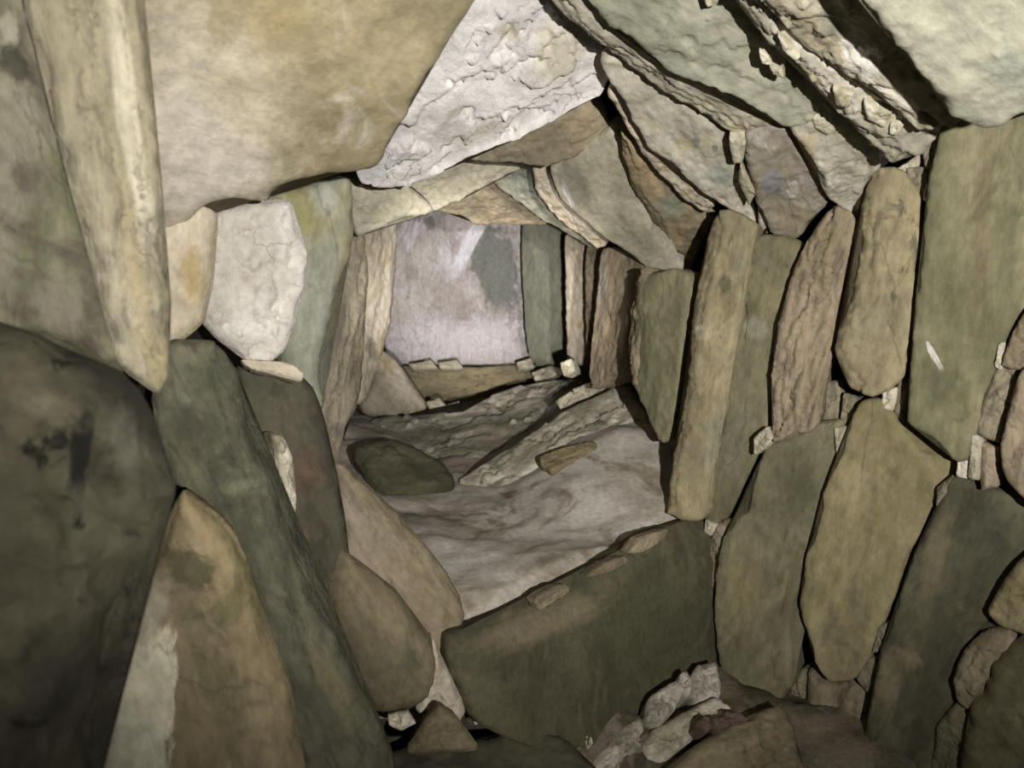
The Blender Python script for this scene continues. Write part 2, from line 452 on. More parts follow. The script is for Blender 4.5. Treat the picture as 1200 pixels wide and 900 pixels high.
stone('packing_stone', [(1182,741),(1150,747),(1130,768),(1117,800),(1121,822),(1134,832),(1152,812),(1163,787),(1188,760)], 'R',
      'brown bulging block beneath the rounded tan cobble', 'brown', 'stone', off=.12, r=.06, group='blocks below the frame-edge slab')
stone('standing_slab', [(1186,760),(1230,746),(1230,930),(1128,930),(1134,840),(1153,813),(1164,787)], 'R',
      'olive slab filling the bottom corner beneath the brown bulging block', 'green', off=.16, r=.05, group='blocks below the frame-edge slab')
stone('packing_stone', [(1133,834),(1121,828),(1098,855),(1091,930),(1129,930)], 'R',
      'low dark stone jammed between the dark leaning slab and the corner slab', 'deepgreen', 'stone', off=.09, group='blocks below the frame-edge slab')
stone('packing_stone', [(945,790),(968,803),(1000,798),(1020,808),(1018,850),(1005,930),(938,930),(942,855)], 'R',
      'square brown-green block directly under the foot of the yellowish diamond slab', 'brown', 'stone', off=.0, r=.04, amp=.02)
stone('packing_stone', [(925,802),(938,786),(946,790),(944,830),(940,858),(928,842)], 'R',
      'narrow upright stone between the long green slab and the square block', 'chockdark', 'stone', off=-.03)
G3 = 'small packing stones of the slab wall'
def chock(poly, label, mat='chock', off=.0, **k):
    stone('packing_stone', poly, 'R', label, mat, 'stone', k.pop('group', G3), off=off, r=.02, amp=.01, th=k.pop('th', .10), flake=.004, **k)
chock([(1002,796),(1015,770),(1031,770),(1029,806),(1015,812)], 'brown pebble-like stone under the chipped foot of the diamond slab', 'chockdark', .03)
chock([(1022,766),(1030,735),(1042,730),(1037,760)], 'small wedge pressed against the lower edge of the diamond slab', 'chockdark', .05)
chock([(963,602),(956,627),(945,652),(937,656),(934,640),(946,618)], 'sliver standing between the long green and diamond slabs, upper of two', 'chockdark', .0)
chock([(938,660),(935,690),(929,730),(920,726),(921,700),(929,670)], 'sliver standing between the long green and diamond slabs, lower of two', 'chockdark', .0)
chock([(1034,457),(1050,455),(1046,481),(1033,480)], 'pale square chip under the round foot of the tan slab', 'chock', .06)
chock([(1052,446),(1065,442),(1063,475),(1058,496),(1047,482)], 'tan sliver hanging beside the foot of the broad olive slab', 'chockdark', .05)
chock([(988,462),(1008,468),(1000,490),(990,504),(984,490)], 'tan three-cornered stone above the top of the diamond slab', 'chockdark', .0)
chock([(977,502),(993,500),(988,530),(980,537)], 'pale chip between the tops of the green and diamond slabs', 'chock', .03)
chock([(966,450),(984,446),(984,492),(962,497),(957,485)], 'dark upright stone between the pinkish slab and the round-footed slab', 'chockdark', -.03)
chock([(882,514),(897,501),(906,515),(897,525),(883,533)], 'white chip above the shoulder of the long mossy green slab', 'chock', .06)
chock([(982,315),(1002,306),(999,340),(992,368),(979,371),(976,345)], 'grey upright cobble high between the pinkish and round-shouldered slabs', 'bluegrey', .03)
chock([(975,376),(986,371),(983,388),(976,402)], 'tiny pebble just under the grey upright cobble', 'chockdark', .02)
chock([(1170,404),(1177,401),(1173,433),(1166,430)], 'thin pale sliver at the edge of the dark four-sided stone', 'chock', .13)
chock([(1138,510),(1151,514),(1147,563),(1135,560)], 'upright wedge beneath the olive slab, middle of a row of three', 'chock', .12)
chock([(1122,536),(1135,526),(1134,561),(1121,558)], 'upright wedge beneath the olive slab, nearest the diamond slab', 'chock', .10)
chock([(1150,519),(1171,527),(1169,570),(1149,575)], 'rounded wedge beneath the olive slab, thickest of a row of three', 'pinkbrown', .12)
chock([(1098,572),(1118,556),(1111,577),(1097,594)], 'small brown stone at the notch beside the diamond slab shoulder', 'chockdark', .07)
chock([(1080,175),(1110,146),(1104,190),(1084,196)], 'brown fist-sized stone packed at the very top beside the olive slab', 'chockdark', .08)
chock([(1061,197),(1085,195),(1088,215),(1081,236),(1069,226)], 'brown stone below the topmost packing stone, beside the tan slab', 'chockdark', .06)
chock([(1090,195),(1102,197),(1097,214),(1088,212)], 'bright chip, upper of two against the olive slab edge', 'chock', .10)
chock([(1086,214),(1098,215),(1092,239),(1081,233)], 'bright chip, lower of two against the olive slab edge', 'chock', .10)
chock([(1078,240),(1091,240),(1087,272),(1078,276)], 'slim dark stone in the cleft beside the tan round-shouldered slab', 'chockdark', .05)
chock([(1048,199),(1064,190),(1078,178),(1076,192),(1062,201)], 'bright fragment bridging the tan slab top and the roof', 'chock', .05)
chock([(872,575),(885,548),(884,580),(872,612),(864,604)], 'dark narrow stone behind the top of the long mossy green slab', 'chockdark', -.03)
chock([(826,610),(838,616),(832,628),(825,624)], 'pale pebble at the foot of the narrow dull green slab', 'chock', .03)
chock([(855,322),(868,330),(866,360),(857,358)], 'flat chip caught between the ochre slab and the narrow green slab', 'chockdark', .03) if False else None
chock([(990,290),(1003,280),(1003,304),(992,312)], 'small stone on top of the grey upright cobble', 'chockdark', .0)

# ---- passage wall beyond the corner
G4 = 'upright slabs lining the passage'
stone('standing_slab', [(752,322),(770,318),(790,316),(804,325),(804,360),(797,400),(791,450),(785,498),(773,518),(765,505),(755,480),(745,458),(741,440),(742,400),(745,350)], (2.86, (-.78,-.62,.06)),
      'olive pointed slab, first upright inside the passage, tapering to a point', 'olive', group=G4, th=.25, amp=.012, flake=.006)
stone('standing_slab', [(742,322),(756,315),(752,345),(748,400),(747,450),(734,444),(731,395),(736,345)], (2.95, (-.85,-.52,.05)),
      'thin double-leaved slab against the pointed olive slab', 'pinkbrown', group=G4, th=.16, lam=(-1,0,.06,.03))
stone('standing_slab', [(706,290),(730,296),(754,312),(744,335),(737,365),(733,400),(732,427),(715,440),(694,455),(690,440),(692,400),(697,360),(702,320)], (3.35, (-.9,-.43,.03)),
      'brown-pink slab inside the passage, behind the double-leaved slab', 'pinkbrown', group=G4, th=.25, groove=.006, stains=[(706,330,8,30,0,(156,146,134),.6,.4),(715,400,12,30,0,(150,132,96),.6,.5)])
stone('standing_slab', [(687,286),(706,290),(706,340),(700,400),(690,420),(686,380),(686,330)], (4.0, (-.8,-.6,0)),
      'dark sliver slab behind the brown-pink passage slab', 'brown', group=G4, th=.15)
stone('standing_slab', [(663,276),(680,280),(696,292),(698,360),(690,400),(680,428),(665,418),(663,340)], (4.5, (-.72,-.69,0)),
      'pale narrow passage slab next to the grey-green one', 'palestone', group=G4, th=.25)
stone('standing_slab', [(613,260),(640,262),(668,272),(672,310),(673,360),(670,421),(645,427),(629,428),(619,413),(615,367),(612,310)], (5.8, (-.7,-.7,0)),
      'smooth grey-green passage slab standing beside the pale end slab', 'bluegrey', group=G4, th=.3, stains=[(640,290,16,18,0,(146,144,126),.5,.4)])
for q, lb in (([(650,470),(668,458),(676,466),(660,486)], 'pale chip under the passage wall, farthest of the row'),
          ([(670,456),(695,446),(700,456),(678,470)], 'pale flat chip under the brown-pink passage slab'),
          ([(700,448),(730,428),(736,440),(704,462)], 'pale flat chip at the foot of the double-leaved slab'),
          ([(622,436),(645,428),(650,438),(628,448)], 'white cobble at the foot of the grey-green passage slab'),
          ([(656,425),(668,420),(672,434),(660,440)], 'small grey stone at the foot of the pale narrow slab')):
    stone('packing_stone', q, (3.75 if q[0][0] > 648 else 5.3, (-.5,-.8,.3)), lb, 'chock', 'stone', 'chips under the passage wall', r=.02, th=.1)

# ---- the sloping corbelled roof, from the camera inwards
G5 = 'overlapping roof slabs'
TC = (.62, -.78, .10)
stone('roof_slab', [(998,-22),(1240,-30),(1240,118),(1195,135),(1172,149),(1150,151),(1118,134),(1095,105),(1050,52),(1012,4)], 'C',
      'smooth pale grey-green roof slab overhead at the top corner, nearest of the roof', 'grey', group=G5, off=.38, th=.2, amp=.012, flake=.006)
stone('roof_slab', [(866,-20),(1060,-40),(1090,20),(1110,80),(1130,140),(1096,164),(1075,158),(1040,133),(1000,104),(957,80),(930,56),(895,22)], 'C',
      'rough speckled pale roof slab in the shade of the nearest smooth one', 'speckle', group=G5, off=.235, th=.14, lam=(-.62,.78,.05,.03), amp=.02, flake=.02, stains=[(1010,70,26,22,20,(226,220,208),.8,.2),(975,30,16,20,0,(120,124,106),.7,.3)])
stone('roof_slab', [(848,-14),(900,-14),(950,56),(1000,84),(1050,120),(1100,150),(1085,182),(1050,199),(1033,188),(1000,160),(953,108),(913,68),(888,46)], 'C',
      'thin flaking roof slab carrying wedged white chips under the speckled slab', 'palegrey', group=G5, off=.18, th=.10, lam=(-.62,.78,.05,.03), flake=.012)
stone('roof_slab', [(680,-16),(850,-16),(880,20),(905,54),(935,95),(960,130),(940,148),(918,151),(905,141),(880,125),(840,107),(800,93),(765,66),(730,41),(703,14)], 'C',
      'broad blue-green roof slab with a rippled face and blunt rounded end', 'grey', group=G5, off=.06, tilt=TC, th=.12, amp=.016, flake=.014)
stone('roof_slab', [(628,-16),(700,-16),(740,36),(775,58),(810,84),(850,112),(905,146),(900,156),(873,167),(850,161),(800,131),(740,90),(705,65),(680,45),(650,20)], 'C',
      'narrow strip of roof slab showing under the broad blue-green one', 'palegrey', group=G5, off=.0, th=.09, lam=(-.62,.78,.06,.03))
stone('roof_slab', [(708,70),(740,78),(800,120),(850,155),(858,185),(866,200),(867,220),(876,240),(887,263),(870,259),(855,248),(830,231),(790,196),(765,178),(745,149),(728,116),(714,95)], 'C',
      'pale roof slab with dark grey spots, ending above the ochre corner slab', 'palegrey', group=G5, off=-.05, tilt=TC, th=.09, amp=.012, stains=[(816,166,5,7,0,(120,122,116),.9,.15),(838,172,4,4,0,(110,112,104),.8,.15),(845,205,16,14,0,(142,148,138),.7,.4)])
stone('roof_slab', [(720,108),(745,140),(768,168),(790,190),(828,226),(838,240),(828,251),(805,236),(787,218),(768,201),(750,176),(735,151),(715,112)], 'C',
      'thin lipped strip of roof slab under the grey-spotted pale slab', 'palestone', group=G5, off=-.10, th=.06)
stone('roof_slab', [(875,168),(892,160),(917,152),(932,172),(950,195),(962,217),(972,240),(952,258),(937,278),(922,281),(902,273),(892,243),(884,220),(872,190)], 'C',
      'purplish-grey blotched slab set above the narrow dull green upright', 'purple', group=G5, off=.02, tilt=(1,-.2,.10), amp=.014, stains=[(905,215,14,16,0,(126,124,130),.8,.3),(928,225,12,10,0,(186,178,166),.7,.3),(930,260,20,16,0,(150,134,104),.6,.4)])
stone('roof_slab', [(924,148),(945,136),(985,150),(1020,178),(1030,198),(1014,215),(1008,258),(1000,259),(977,238),(962,208),(945,177)], 'C',
      'wedge-shaped brownish slab between the purplish slab and the flaking slab', 'palegrey', group=G5, off=.05, tilt=(1,-.2,.10))
stone('roof_slab', [(726,158),(740,168),(765,195),(790,216),(804,230),(825,243),(838,258),(826,282),(812,312),(804,325),(790,306),(775,286),(755,251),(742,226),(730,188)], 'C',
      'orange-stained roof slab hanging over the first passage upright', 'ochre', group=G5, off=-.16, th=.10, lam=(-1,.3,.05,.025), amp=.014, stains=[(755,205,12,40,-30,(184,156,112),.6,.4),(790,275,16,16,0,(178,152,108),.7,.4),(785,240,14,12,0,(148,150,132),.7,.4)])
stone('roof_slab', [(643,196),(673,180),(716,156),(735,180),(748,215),(762,260),(775,288),(800,318),(772,326),(742,300),(705,277),(680,254),(655,229)], (3.0, (-.3,-.6,-.62)),
      'large smooth grey roof slab with a white scratch over the passage mouth', 'lintel', group=G5, th=.14, amp=.010, flake=.004, stains=[(665,228,3.5,17,-22,(226,222,220),.95,.12),(672,215,16,30,-20,(140,136,118),.7,.2)])
stone('roof_slab', [(624,198),(636,195),(648,222),(675,250),(712,280),(700,292),(670,270),(645,247),(628,223)], (3.2, (-.3,-.6,-.62)),
      'thin curved pale leaf of stone under the large smooth grey roof slab', 'palestone', group=G5, th=.05)
stone('roof_slab', [(577,212),(600,192),(628,192),(640,220),(670,250),(708,284),(692,292),(660,272),(630,255),(600,232)], (3.45, (-.15,-.6,-.7)),
      'grey lower roof slab crossing the passage behind the curved leaf', 'grey', group=G5, th=.12)
stone('roof_slab', [(500,243),(533,232),(575,212),(604,228),(634,256),(640,265),(580,263),(558,264),(540,254)], (3.9, (.0,-.5,-.86)),
      'low flat roof slab right above the pale end slab', 'brownroof', group=G5, th=.14)
stone('roof_slab', [(538,186),(590,168),(635,146),(687,120),(702,130),(716,158),(675,183),(640,196),(600,191)], (2.85, (0,-.75,-.66)),
      'brown roof slab tucked behind the bright white roof block', 'brownroof', group=G5, th=.2, amp=.014)
stone('lintel', [(478,220),(522,196),(545,186),(598,190),(610,198),(582,211),(540,234),(502,250),(484,236)], (3.2, (.05,-.85,-.52)),
      'pale cream lintel bar spanning the passage below the bright white block', 'lintel', 'stone lintel', group='lintels over the passage', th=.2)
stone('lintel', [(408,214),(432,210),(470,216),(484,226),(506,246),(490,252),(466,256),(420,276),(410,245)], (2.95, (.15,-.95,-.25)),
      'cracked grey lintel end resting on the blue-grey upright', 'lintel', 'stone lintel', group='lintels over the passage', th=.2)
stone('roof_block', [(520,-20),(632,-20),(642,5),(672,40),(708,68),(712,92),(706,116),(682,126),(640,149),(590,171),(545,189),(500,212),(460,222),(425,216),(420,190),(450,130),(480,80),(505,30)], (2.45, (.1,-.68,-.72)),
      'bright white flaking roof block overhead between the tan capstone and the slabs', 'white', 'stone block', th=.3, amp=.02, flake=.04, r=.012, dens=1.5, stains=[(655,60,30,36,30,(196,184,150),.7,.4),(595,32,14,12,0,(186,172,136),.7,.4),(560,160,40,12,-20,(206,194,176),.7,.4)])
stone('capstone', [(150,-160),(600,-160),(575,-25),(548,28),(512,85),(476,140),(446,194),(437,203),(405,208),(350,217),(330,222),(322,228),(320,241),(300,241),(270,237),(245,246),(225,262),(196,280),(160,250),(150,160),(150,80),(153,20),(152,-60)], (1.5, (.25,-.55,-.8)),
      'huge smooth tan capstone overhead with a pale weathered corner', 'tan', 'stone slab', th=.3, amp=.016, flake=.004, r=.03, stains=[(235,180,95,95,0,(200,189,170),.95,.6),(300,120,50,50,0,(176,162,130),.6,.6),(330,30,40,30,0,(150,130,84),.6,.5),(210,40,40,60,0,(184,172,148),.8,.5)])
# chips wedged between roof slabs
G6 = 'chips wedged in the roof'
for q, o, lb in (([(977,108),(1000,112),(995,128),(980,125)], .20, 'white square chip wedged under the speckled roof slab'),
              ([(1013,123),(1045,134),(1037,152),(1016,141)], .20, 'larger white chip wedged in the roof between the square one and a tiny one'),
              ([(1044,148),(1060,147),(1052,160),(1043,158)], .20, 'tiny chip beside the larger white roof chip'),
              ([(890,62),(901,67),(904,77),(893,75)], .12, 'tiny white chip at the outer edge of the flaking slab, upper of two'),
              ([(902,78),(916,82),(920,92),(906,88)], .12, 'tiny white chip at the outer edge of the flaking slab, lower of two'),
              ([(912,44),(921,52),(938,68),(931,72),(918,60)], .20, 'long bright flake between the speckled and flaking roof slabs'),
              ([(824,-6),(842,-6),(840,8),(828,8)], .10, 'white chip at the top end of the broad blue-green slab'),
              ([(950,136),(966,140),(979,155),(970,160),(955,151)], .06, 'brown cobble between the wedge-shaped slab and the flaking slab'),
              ([(855,166),(874,169),(869,193),(859,192)], .02, 'pale upright chip above the purplish slab edge'),
              ([(868,197),(887,226),(878,242),(866,216)], .02, 'pale leaf-shaped chip beside the purplish slab'),
              ([(888,230),(894,250),(900,275),(890,271)], .0, 'thin sliver below the leaf-shaped chip')):
    stone('roof_chip', q, 'C', lb, 'chock', 'stone', G6, off=o, th=.06, r=.012, amp=.006, flake=.003)

# ---- the rough side, from the camera inwards
G7 = 'stones of the rough side'
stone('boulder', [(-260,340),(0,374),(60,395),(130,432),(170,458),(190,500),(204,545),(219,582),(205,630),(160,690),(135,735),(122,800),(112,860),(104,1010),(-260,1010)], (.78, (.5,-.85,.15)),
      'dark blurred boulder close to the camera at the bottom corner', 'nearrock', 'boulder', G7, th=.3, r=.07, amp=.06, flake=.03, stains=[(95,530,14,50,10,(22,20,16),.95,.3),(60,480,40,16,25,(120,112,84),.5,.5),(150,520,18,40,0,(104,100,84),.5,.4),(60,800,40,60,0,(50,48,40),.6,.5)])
stone('standing_slab', [(10,-170),(150,-170),(162,-30),(168,40),(178,100),(188,180),(197,270),(197,400),(193,464),(168,452),(140,420),(128,360),(104,262),(70,150),(44,40),(30,-40)], (1.20, (.5,-.86,.0)),
      'tall streaked cream upright rising from the dark boulder to the capstone', 'pillar', 'stone slab', G7, th=.3, r=.03, amp=.02, flake=.010, groove=.02, stains=[(160,330,14,90,-4,(180,160,116),.45,.4),(155,150,14,150,-8,(206,196,170),.6,.4),(185,420,14,40,0,(158,144,94),.6,.4)])
stone('standing_slab', [(-260,-170),(26,-170),(48,-30),(58,40),(84,150),(116,262),(140,360),(156,440),(120,430),(60,396),(-260,360)], (1.17, (.66,-.75,.0)),
      'mottled mossy grey-green slab at the frame edge above the dark boulder', 'mossy', 'stone slab', G7, th=.25, r=.03, amp=.03, flake=.014, stains=[(20,75,16,26,-30,(58,54,44),.8,.3),(30,210,20,20,0,(84,72,62),.6,.4),(70,360,30,40,0,(150,142,116),.5,.4),(15,30,12,20,0,(176,168,140),.7,.3)])
stone('standing_slab', [(182,235),(215,228),(242,232),(252,250),(246,330),(238,376),(215,396),(194,407),(184,380),(180,300)], (1.66, (.3,-.95,0)),
      'smooth pale rounded stone with a tan stain between streaked upright and white block', 'palestone', 'stone', G7, th=.2, r=.05, amp=.014, flake=.004, stains=[(225,322,13,34,0,(166,142,92),.9,.4)])
stone('wall_block', [(244,248),(270,241),(310,240),(340,238),(346,268),(359,298),(354,340),(342,385),(330,414),(318,426),(298,426),(266,408),(240,378),(238,330),(243,290)], (1.80, (.3,-.95,-.06)),
      'blocky white stone jutting out beneath the capstone corner', 'block', 'stone block', G7, th=.25, r=.03, amp=.025, flake=.02)
stone('standing_slab', [(322,224),(350,218),(405,209),(416,216),(420,245),(412,295),(398,345),(378,420),(380,480),(355,470),(338,425),(345,360),(350,300),(335,250)], (2.06, (.5,-.86,0)),
      'smooth blue-grey upright behind the white block', 'bluegrey', 'stone slab', G7, th=.25, r=.04, amp=.014, flake=.004, stains=[(352,246,30,30,0,(136,128,74),.85,.4),(380,235,16,20,0,(166,168,156),.5,.5),(370,380,20,60,0,(150,152,140),.4,.6)])
stone('standing_slab', [(194,404),(225,399),(252,398),(272,414),(287,440),(295,480),(312,535),(332,580),(350,640),(385,720),(415,780),(456,856),(480,940),(370,940),(330,790),(290,690),(215,590),(190,540),(186,470)], (1.62, (.5,-.85,.12)),
      'long dark green leaning slab with a pale worn edge, under the white block', 'moss', 'stone slab', G7, th=.16, r=.03, amp=.02, flake=.014, lam=(1,-.2,.06,.03), stains=[(225,560,14,40,-20,(112,112,78),.5,.5),(390,800,14,60,-25,(126,118,80),.7,.4),(250,440,30,20,0,(74,80,56),.7,.5)])
stone('packing_stone', [(284,422),(310,422),(340,426),(356,438),(352,446),(330,438),(300,433)], (1.79, (.35,-.9,.25)),
      'thin pale flake lying directly under the white block', 'palestone', 'stone', G7, th=.08, r=.008, amp=.004)
stone('standing_slab', [(280,432),(320,438),(352,440),(366,455),(378,490),(392,545),(404,600),(414,650),(408,700),(400,740),(370,720),(330,600),(300,520)], (1.9, (.4,-.9,.1)),
      'dark flat-topped slab behind the long green slab, rust-stained', 'dark', 'stone slab', G7, th=.2, r=.03, amp=.014, stains=[(350,550,30,26,0,(100,74,58),.55,.5)])
stone('standing_slab', [(210,578),(228,582),(262,615),(280,640),(293,690),(308,740),(328,780),(344,830),(348,880),(352,930),(108,930),(118,850),(130,755),(160,690),(195,640)], (1.28, (.3,-.93,.15)),
      'orange-brown standing stone with a broad white streak, beside the dark boulder', 'orange', 'stone slab', G7, th=.25, r=.05, amp=.022, flake=.012, stains=[(172,830,38,95,6,(218,210,174),.95,.15),(150,890,50,60,0,(208,202,172),.9,.3),(222,668,34,22,20,(82,78,50),.85,.25),(270,820,30,40,0,(104,96,60),.5,.5),(165,725,30,50,20,(158,150,124),.8,.4)])
stone('packing_stone', [(322,512),(334,515),(344,540),(340,556),(348,580),(347,612),(338,600),(328,560)], (1.78, (.5,-.85,0)),
      'pale broken chip wedged between green leaning slab and flat-topped slab', 'chock', 'stone', G7, th=.1, r=.015)
stone('standing_slab', [(392,545),(408,543),(424,560),(444,575),(475,610),(505,645),(528,672),(544,700),(546,730),(538,768),(522,772),(500,740),(460,700),(410,655),(398,600)], (2.02, (.45,-.85,.25)),
      'brown leaning slab with a pale top edge, dipping to the sill', 'pinkbrown', 'stone slab', G7, th=.2, r=.04, amp=.016)
stone('standing_slab', [(408,648),(430,662),(462,690),(490,722),(510,752),(515,790),(508,820),(490,836),(450,840),(420,790),(396,740),(394,690)], (1.86, (.4,-.88,.2)),
      'rounded ochre-brown slab leaning against the brown dipping slab', 'umber', 'stone slab', G7, th=.2, r=.06, amp=.014, flake=.004)
stone('standing_slab', [(508,752),(518,775),(530,800),(545,832),(540,850),(515,842),(490,836),(500,815)], (1.92, (.2,-.95,.1)),
      'pale worn wedge at the foot of the rounded ochre-brown slab', 'palestone', 'stone', G7, th=.15, r=.03)
stone('packing_stone', [(455,838),(478,834),(487,848),(470,856),(456,850)], (1.80, (.1,-.9,.4)),
      'small light pebble at the foot of the rounded ochre-brown slab', 'chock', 'stone', G7, th=.08, r=.02)
stone('packing_stone', [(484,868),(500,845),(515,828),(530,836),(545,856),(560,880),(480,885)], (1.78, (.1,-.9,.4)),
      'pointed brown stone on the floor in front of the pale worn wedge', 'umber', 'stone', G7, th=.15, r=.03)
stone('standing_slab', [(380,420),(392,360),(405,310),(420,262),(432,280),(434,340),(430,410),(428,460),(412,500),(396,545),(384,540),(374,500),(374,460)], (3.0, (.72,-.69,.05)),
      'warm grey upright with slanting dark cracks beyond the blue-grey one', 'stripe', 'stone slab', G7, th=.25, r=.04, groove=.012, stains=[(394,390,7,46,12,(122,108,98),.8,.3),(412,320,7,40,8,(150,136,118),.6,.4),(400,480,14,30,10,(176,162,138),.6,.5),(398,505,7,9,0,(120,110,110),.8,.4)])
stone('standing_slab', [(426,270),(455,262),(468,260),(468,300),(461,380),(450,420),(432,470),(420,468),(424,420),(432,360),(431,305)], (4.0, (.8,-.6,0)),
      'pale cream upright farthest along the rough side, beside the end slab', 'palestone', 'stone slab', G7, th=.3, r=.05, groove=.008, stains=[(462,330,5,40,2,(136,130,108),.7,.3),(436,410,6,14,0,(124,116,100),.8,.3)])
stone('boulder', [(416,524),(432,514),(465,512),(498,526),(522,541),(534,563),(500,574),(453,580),(436,562)], (3.15, (.15,-.75,.65)),
      'low dark green boulder lying on the passage floor', 'deepgreen', 'boulder', G7, th=.2, r=.1, amp=.02)
stone('packing_stone', [(438,540),(440,548),(452,560),(446,572),(432,556),(420,540)], (3.0, (.3,-.8,.5)), 'small tan chip behind the brown leaning slab', 'chock', 'stone', G7, th=.06, r=.015) if False else None
stone('boulder', [(448,412),(470,428),(486,452),(500,478),(470,492),(430,482),(426,470),(438,448)], (4.9, (.3,-.9,.2)),
      'pale wedge-shaped stone on the floor before the end slab', 'palestone', 'stone', G7, th=.3, r=.05)

# ---- end of the passage and the floor stones
stone('end_slab', [(450,244),(500,246),(540,250),(575,252),(616,252),(617,300),(619,370),(624,432),(560,434),(470,432),(452,400)], (6.8, (.0,-1,.02)),
      'pale purple-white slab with a dark green stain closing the passage', 'backslab', 'stone slab', th=.25, amp=.03, flake=.015, r=.02, stains=[(582,316,28,50,-8,(112,116,106),.9,.14),(548,290,9,42,28,(226,224,232),.9,.2),(530,400,85,24,0,(216,208,212),.8,.4),(520,345,30,30,0,(166,152,144),.6,.5),(504,262,7,9,0,(120,114,110),.8,.15),(482,320,10,10,0,(128,118,106),.5,.3)])
stone('sill_slab', [(464,428),(500,429),(560,428),(640,426),(668,438),(648,452),(604,460),(566,480),(520,482),(492,470)], (6.1, (.0,-.8,.6)),
      'brown step stone lying at the foot of the end slab', 'ochre', 'stone slab', th=.3, r=.05, amp=.015)
for i, (q, lb) in enumerate((([(480,426),(505,421),(512,430),(484,431)], 'white chip on the brown step, first from the cream upright'),
          ([(514,424),(536,421),(542,430),(516,430)], 'white chip on the brown step, in the middle of its row'),
          ([(606,424),(622,419),(626,429),(608,430)], 'white chip on the brown step beside the grey-green slab'),
          ([(432,458),(440,448),(446,466),(432,472)], 'white chip beside the pale wedge-shaped floor stone'),
          ([(458,478),(476,474),(480,484),(462,486)], 'white chip in front of the pale wedge-shaped floor stone'),
          ([(500,470),(515,466),(524,476),(508,484)], 'white stone at the near corner of the brown step'),
          ([(524,474),(538,470),(542,478),(528,482)], 'small white stone beside the one at the step corner'))):
    stone('floor_chip', q, (5.9 if i < 3 else 4.9, (0,-.8,.6)), lb, 'chock', 'stone', 'white chips before the end slab', th=.08, r=.02, amp=.005, flake=0)
stone('floor_slab', [(430,490),(480,486),(540,478),(566,464),(604,450),(650,442),(690,448),(668,476),(624,508),(576,538),(536,556),(520,544),(470,514)], (4.2, (-.1,-.14,.98)),
      'rough pitted slab lying across the passage floor, sloping', 'ledge', 'stone slab', 'slabs on the passage floor', th=.15, r=.04, amp=.03, flake=.03)
stone('floor_slab', [(536,562),(588,528),(634,499),(664,478),(700,462),(736,446),(756,478),(768,508),(705,522),(640,542),(585,562)], (3.35, (-.28,-.34,.9)),
      'sloping streaked grey-green ledge along the foot of the passage wall', 'ledge', 'stone slab', 'slabs on the passage floor', th=.15, r=.03, amp=.025, flake=.03)
stone('floor_chip', [(632,536),(655,525),(694,516),(698,527),(662,541),(646,549)], (3.08, (-.2,-.5,.85)),
      'flat orange-brown stone lying against the streaked grey-green ledge', 'orange', 'stone', th=.06, r=.015, amp=.006)
sill = stone('sill_slab', [(540,752),(587,734),(633,718),(687,686),(735,654),(800,620),(836,610),(842,660),(846,700),(850,770),(820,800),(760,836),(720,868),(668,880),(610,870),(560,845),(545,805)], (2.22, (.60,-.78,.16)),
      'broad dark olive sill slab standing across the passage mouth', 'sill', 'stone slab', lam=(-.4,-.9,.05,.03), th=.16, r=.014, amp=.012, flake=.004, stains=[(760,740,70,60,0,(76,76,50),.7,.6),(640,730,70,16,-22,(128,114,84),.8,.5),(620,820,40,20,0,(84,80,58),.6,.5)])
PLANES['S'] = (sill.matrix_world.translation.copy(), sill.matrix_world.to_3x3().col[2].copy())
for q, d_, lb in (([(628,704),(648,690),(664,686),(668,694),(646,708),(634,714)], 2.205, 'flat brown flake split along the sill edge, nearest the rough side'),
              ([(690,676),(712,660),(734,652),(738,658),(712,672)], 2.32, 'flat brown flake split along the sill edge, middle of three'),
              ([(738,648),(752,630),(784,620),(778,632),(754,648)], 2.46, 'flat brown flake split along the sill edge, nearest the ochre corner slab')):
    stone('floor_chip', q, 'S', lb, 'brown', 'stone', 'flakes on the sill', off=.010, th=.05, r=.006, amp=.004, flake=.004)
G8 = 'rubble at the foot of the sill'
FN = (.15,-.6,.78)
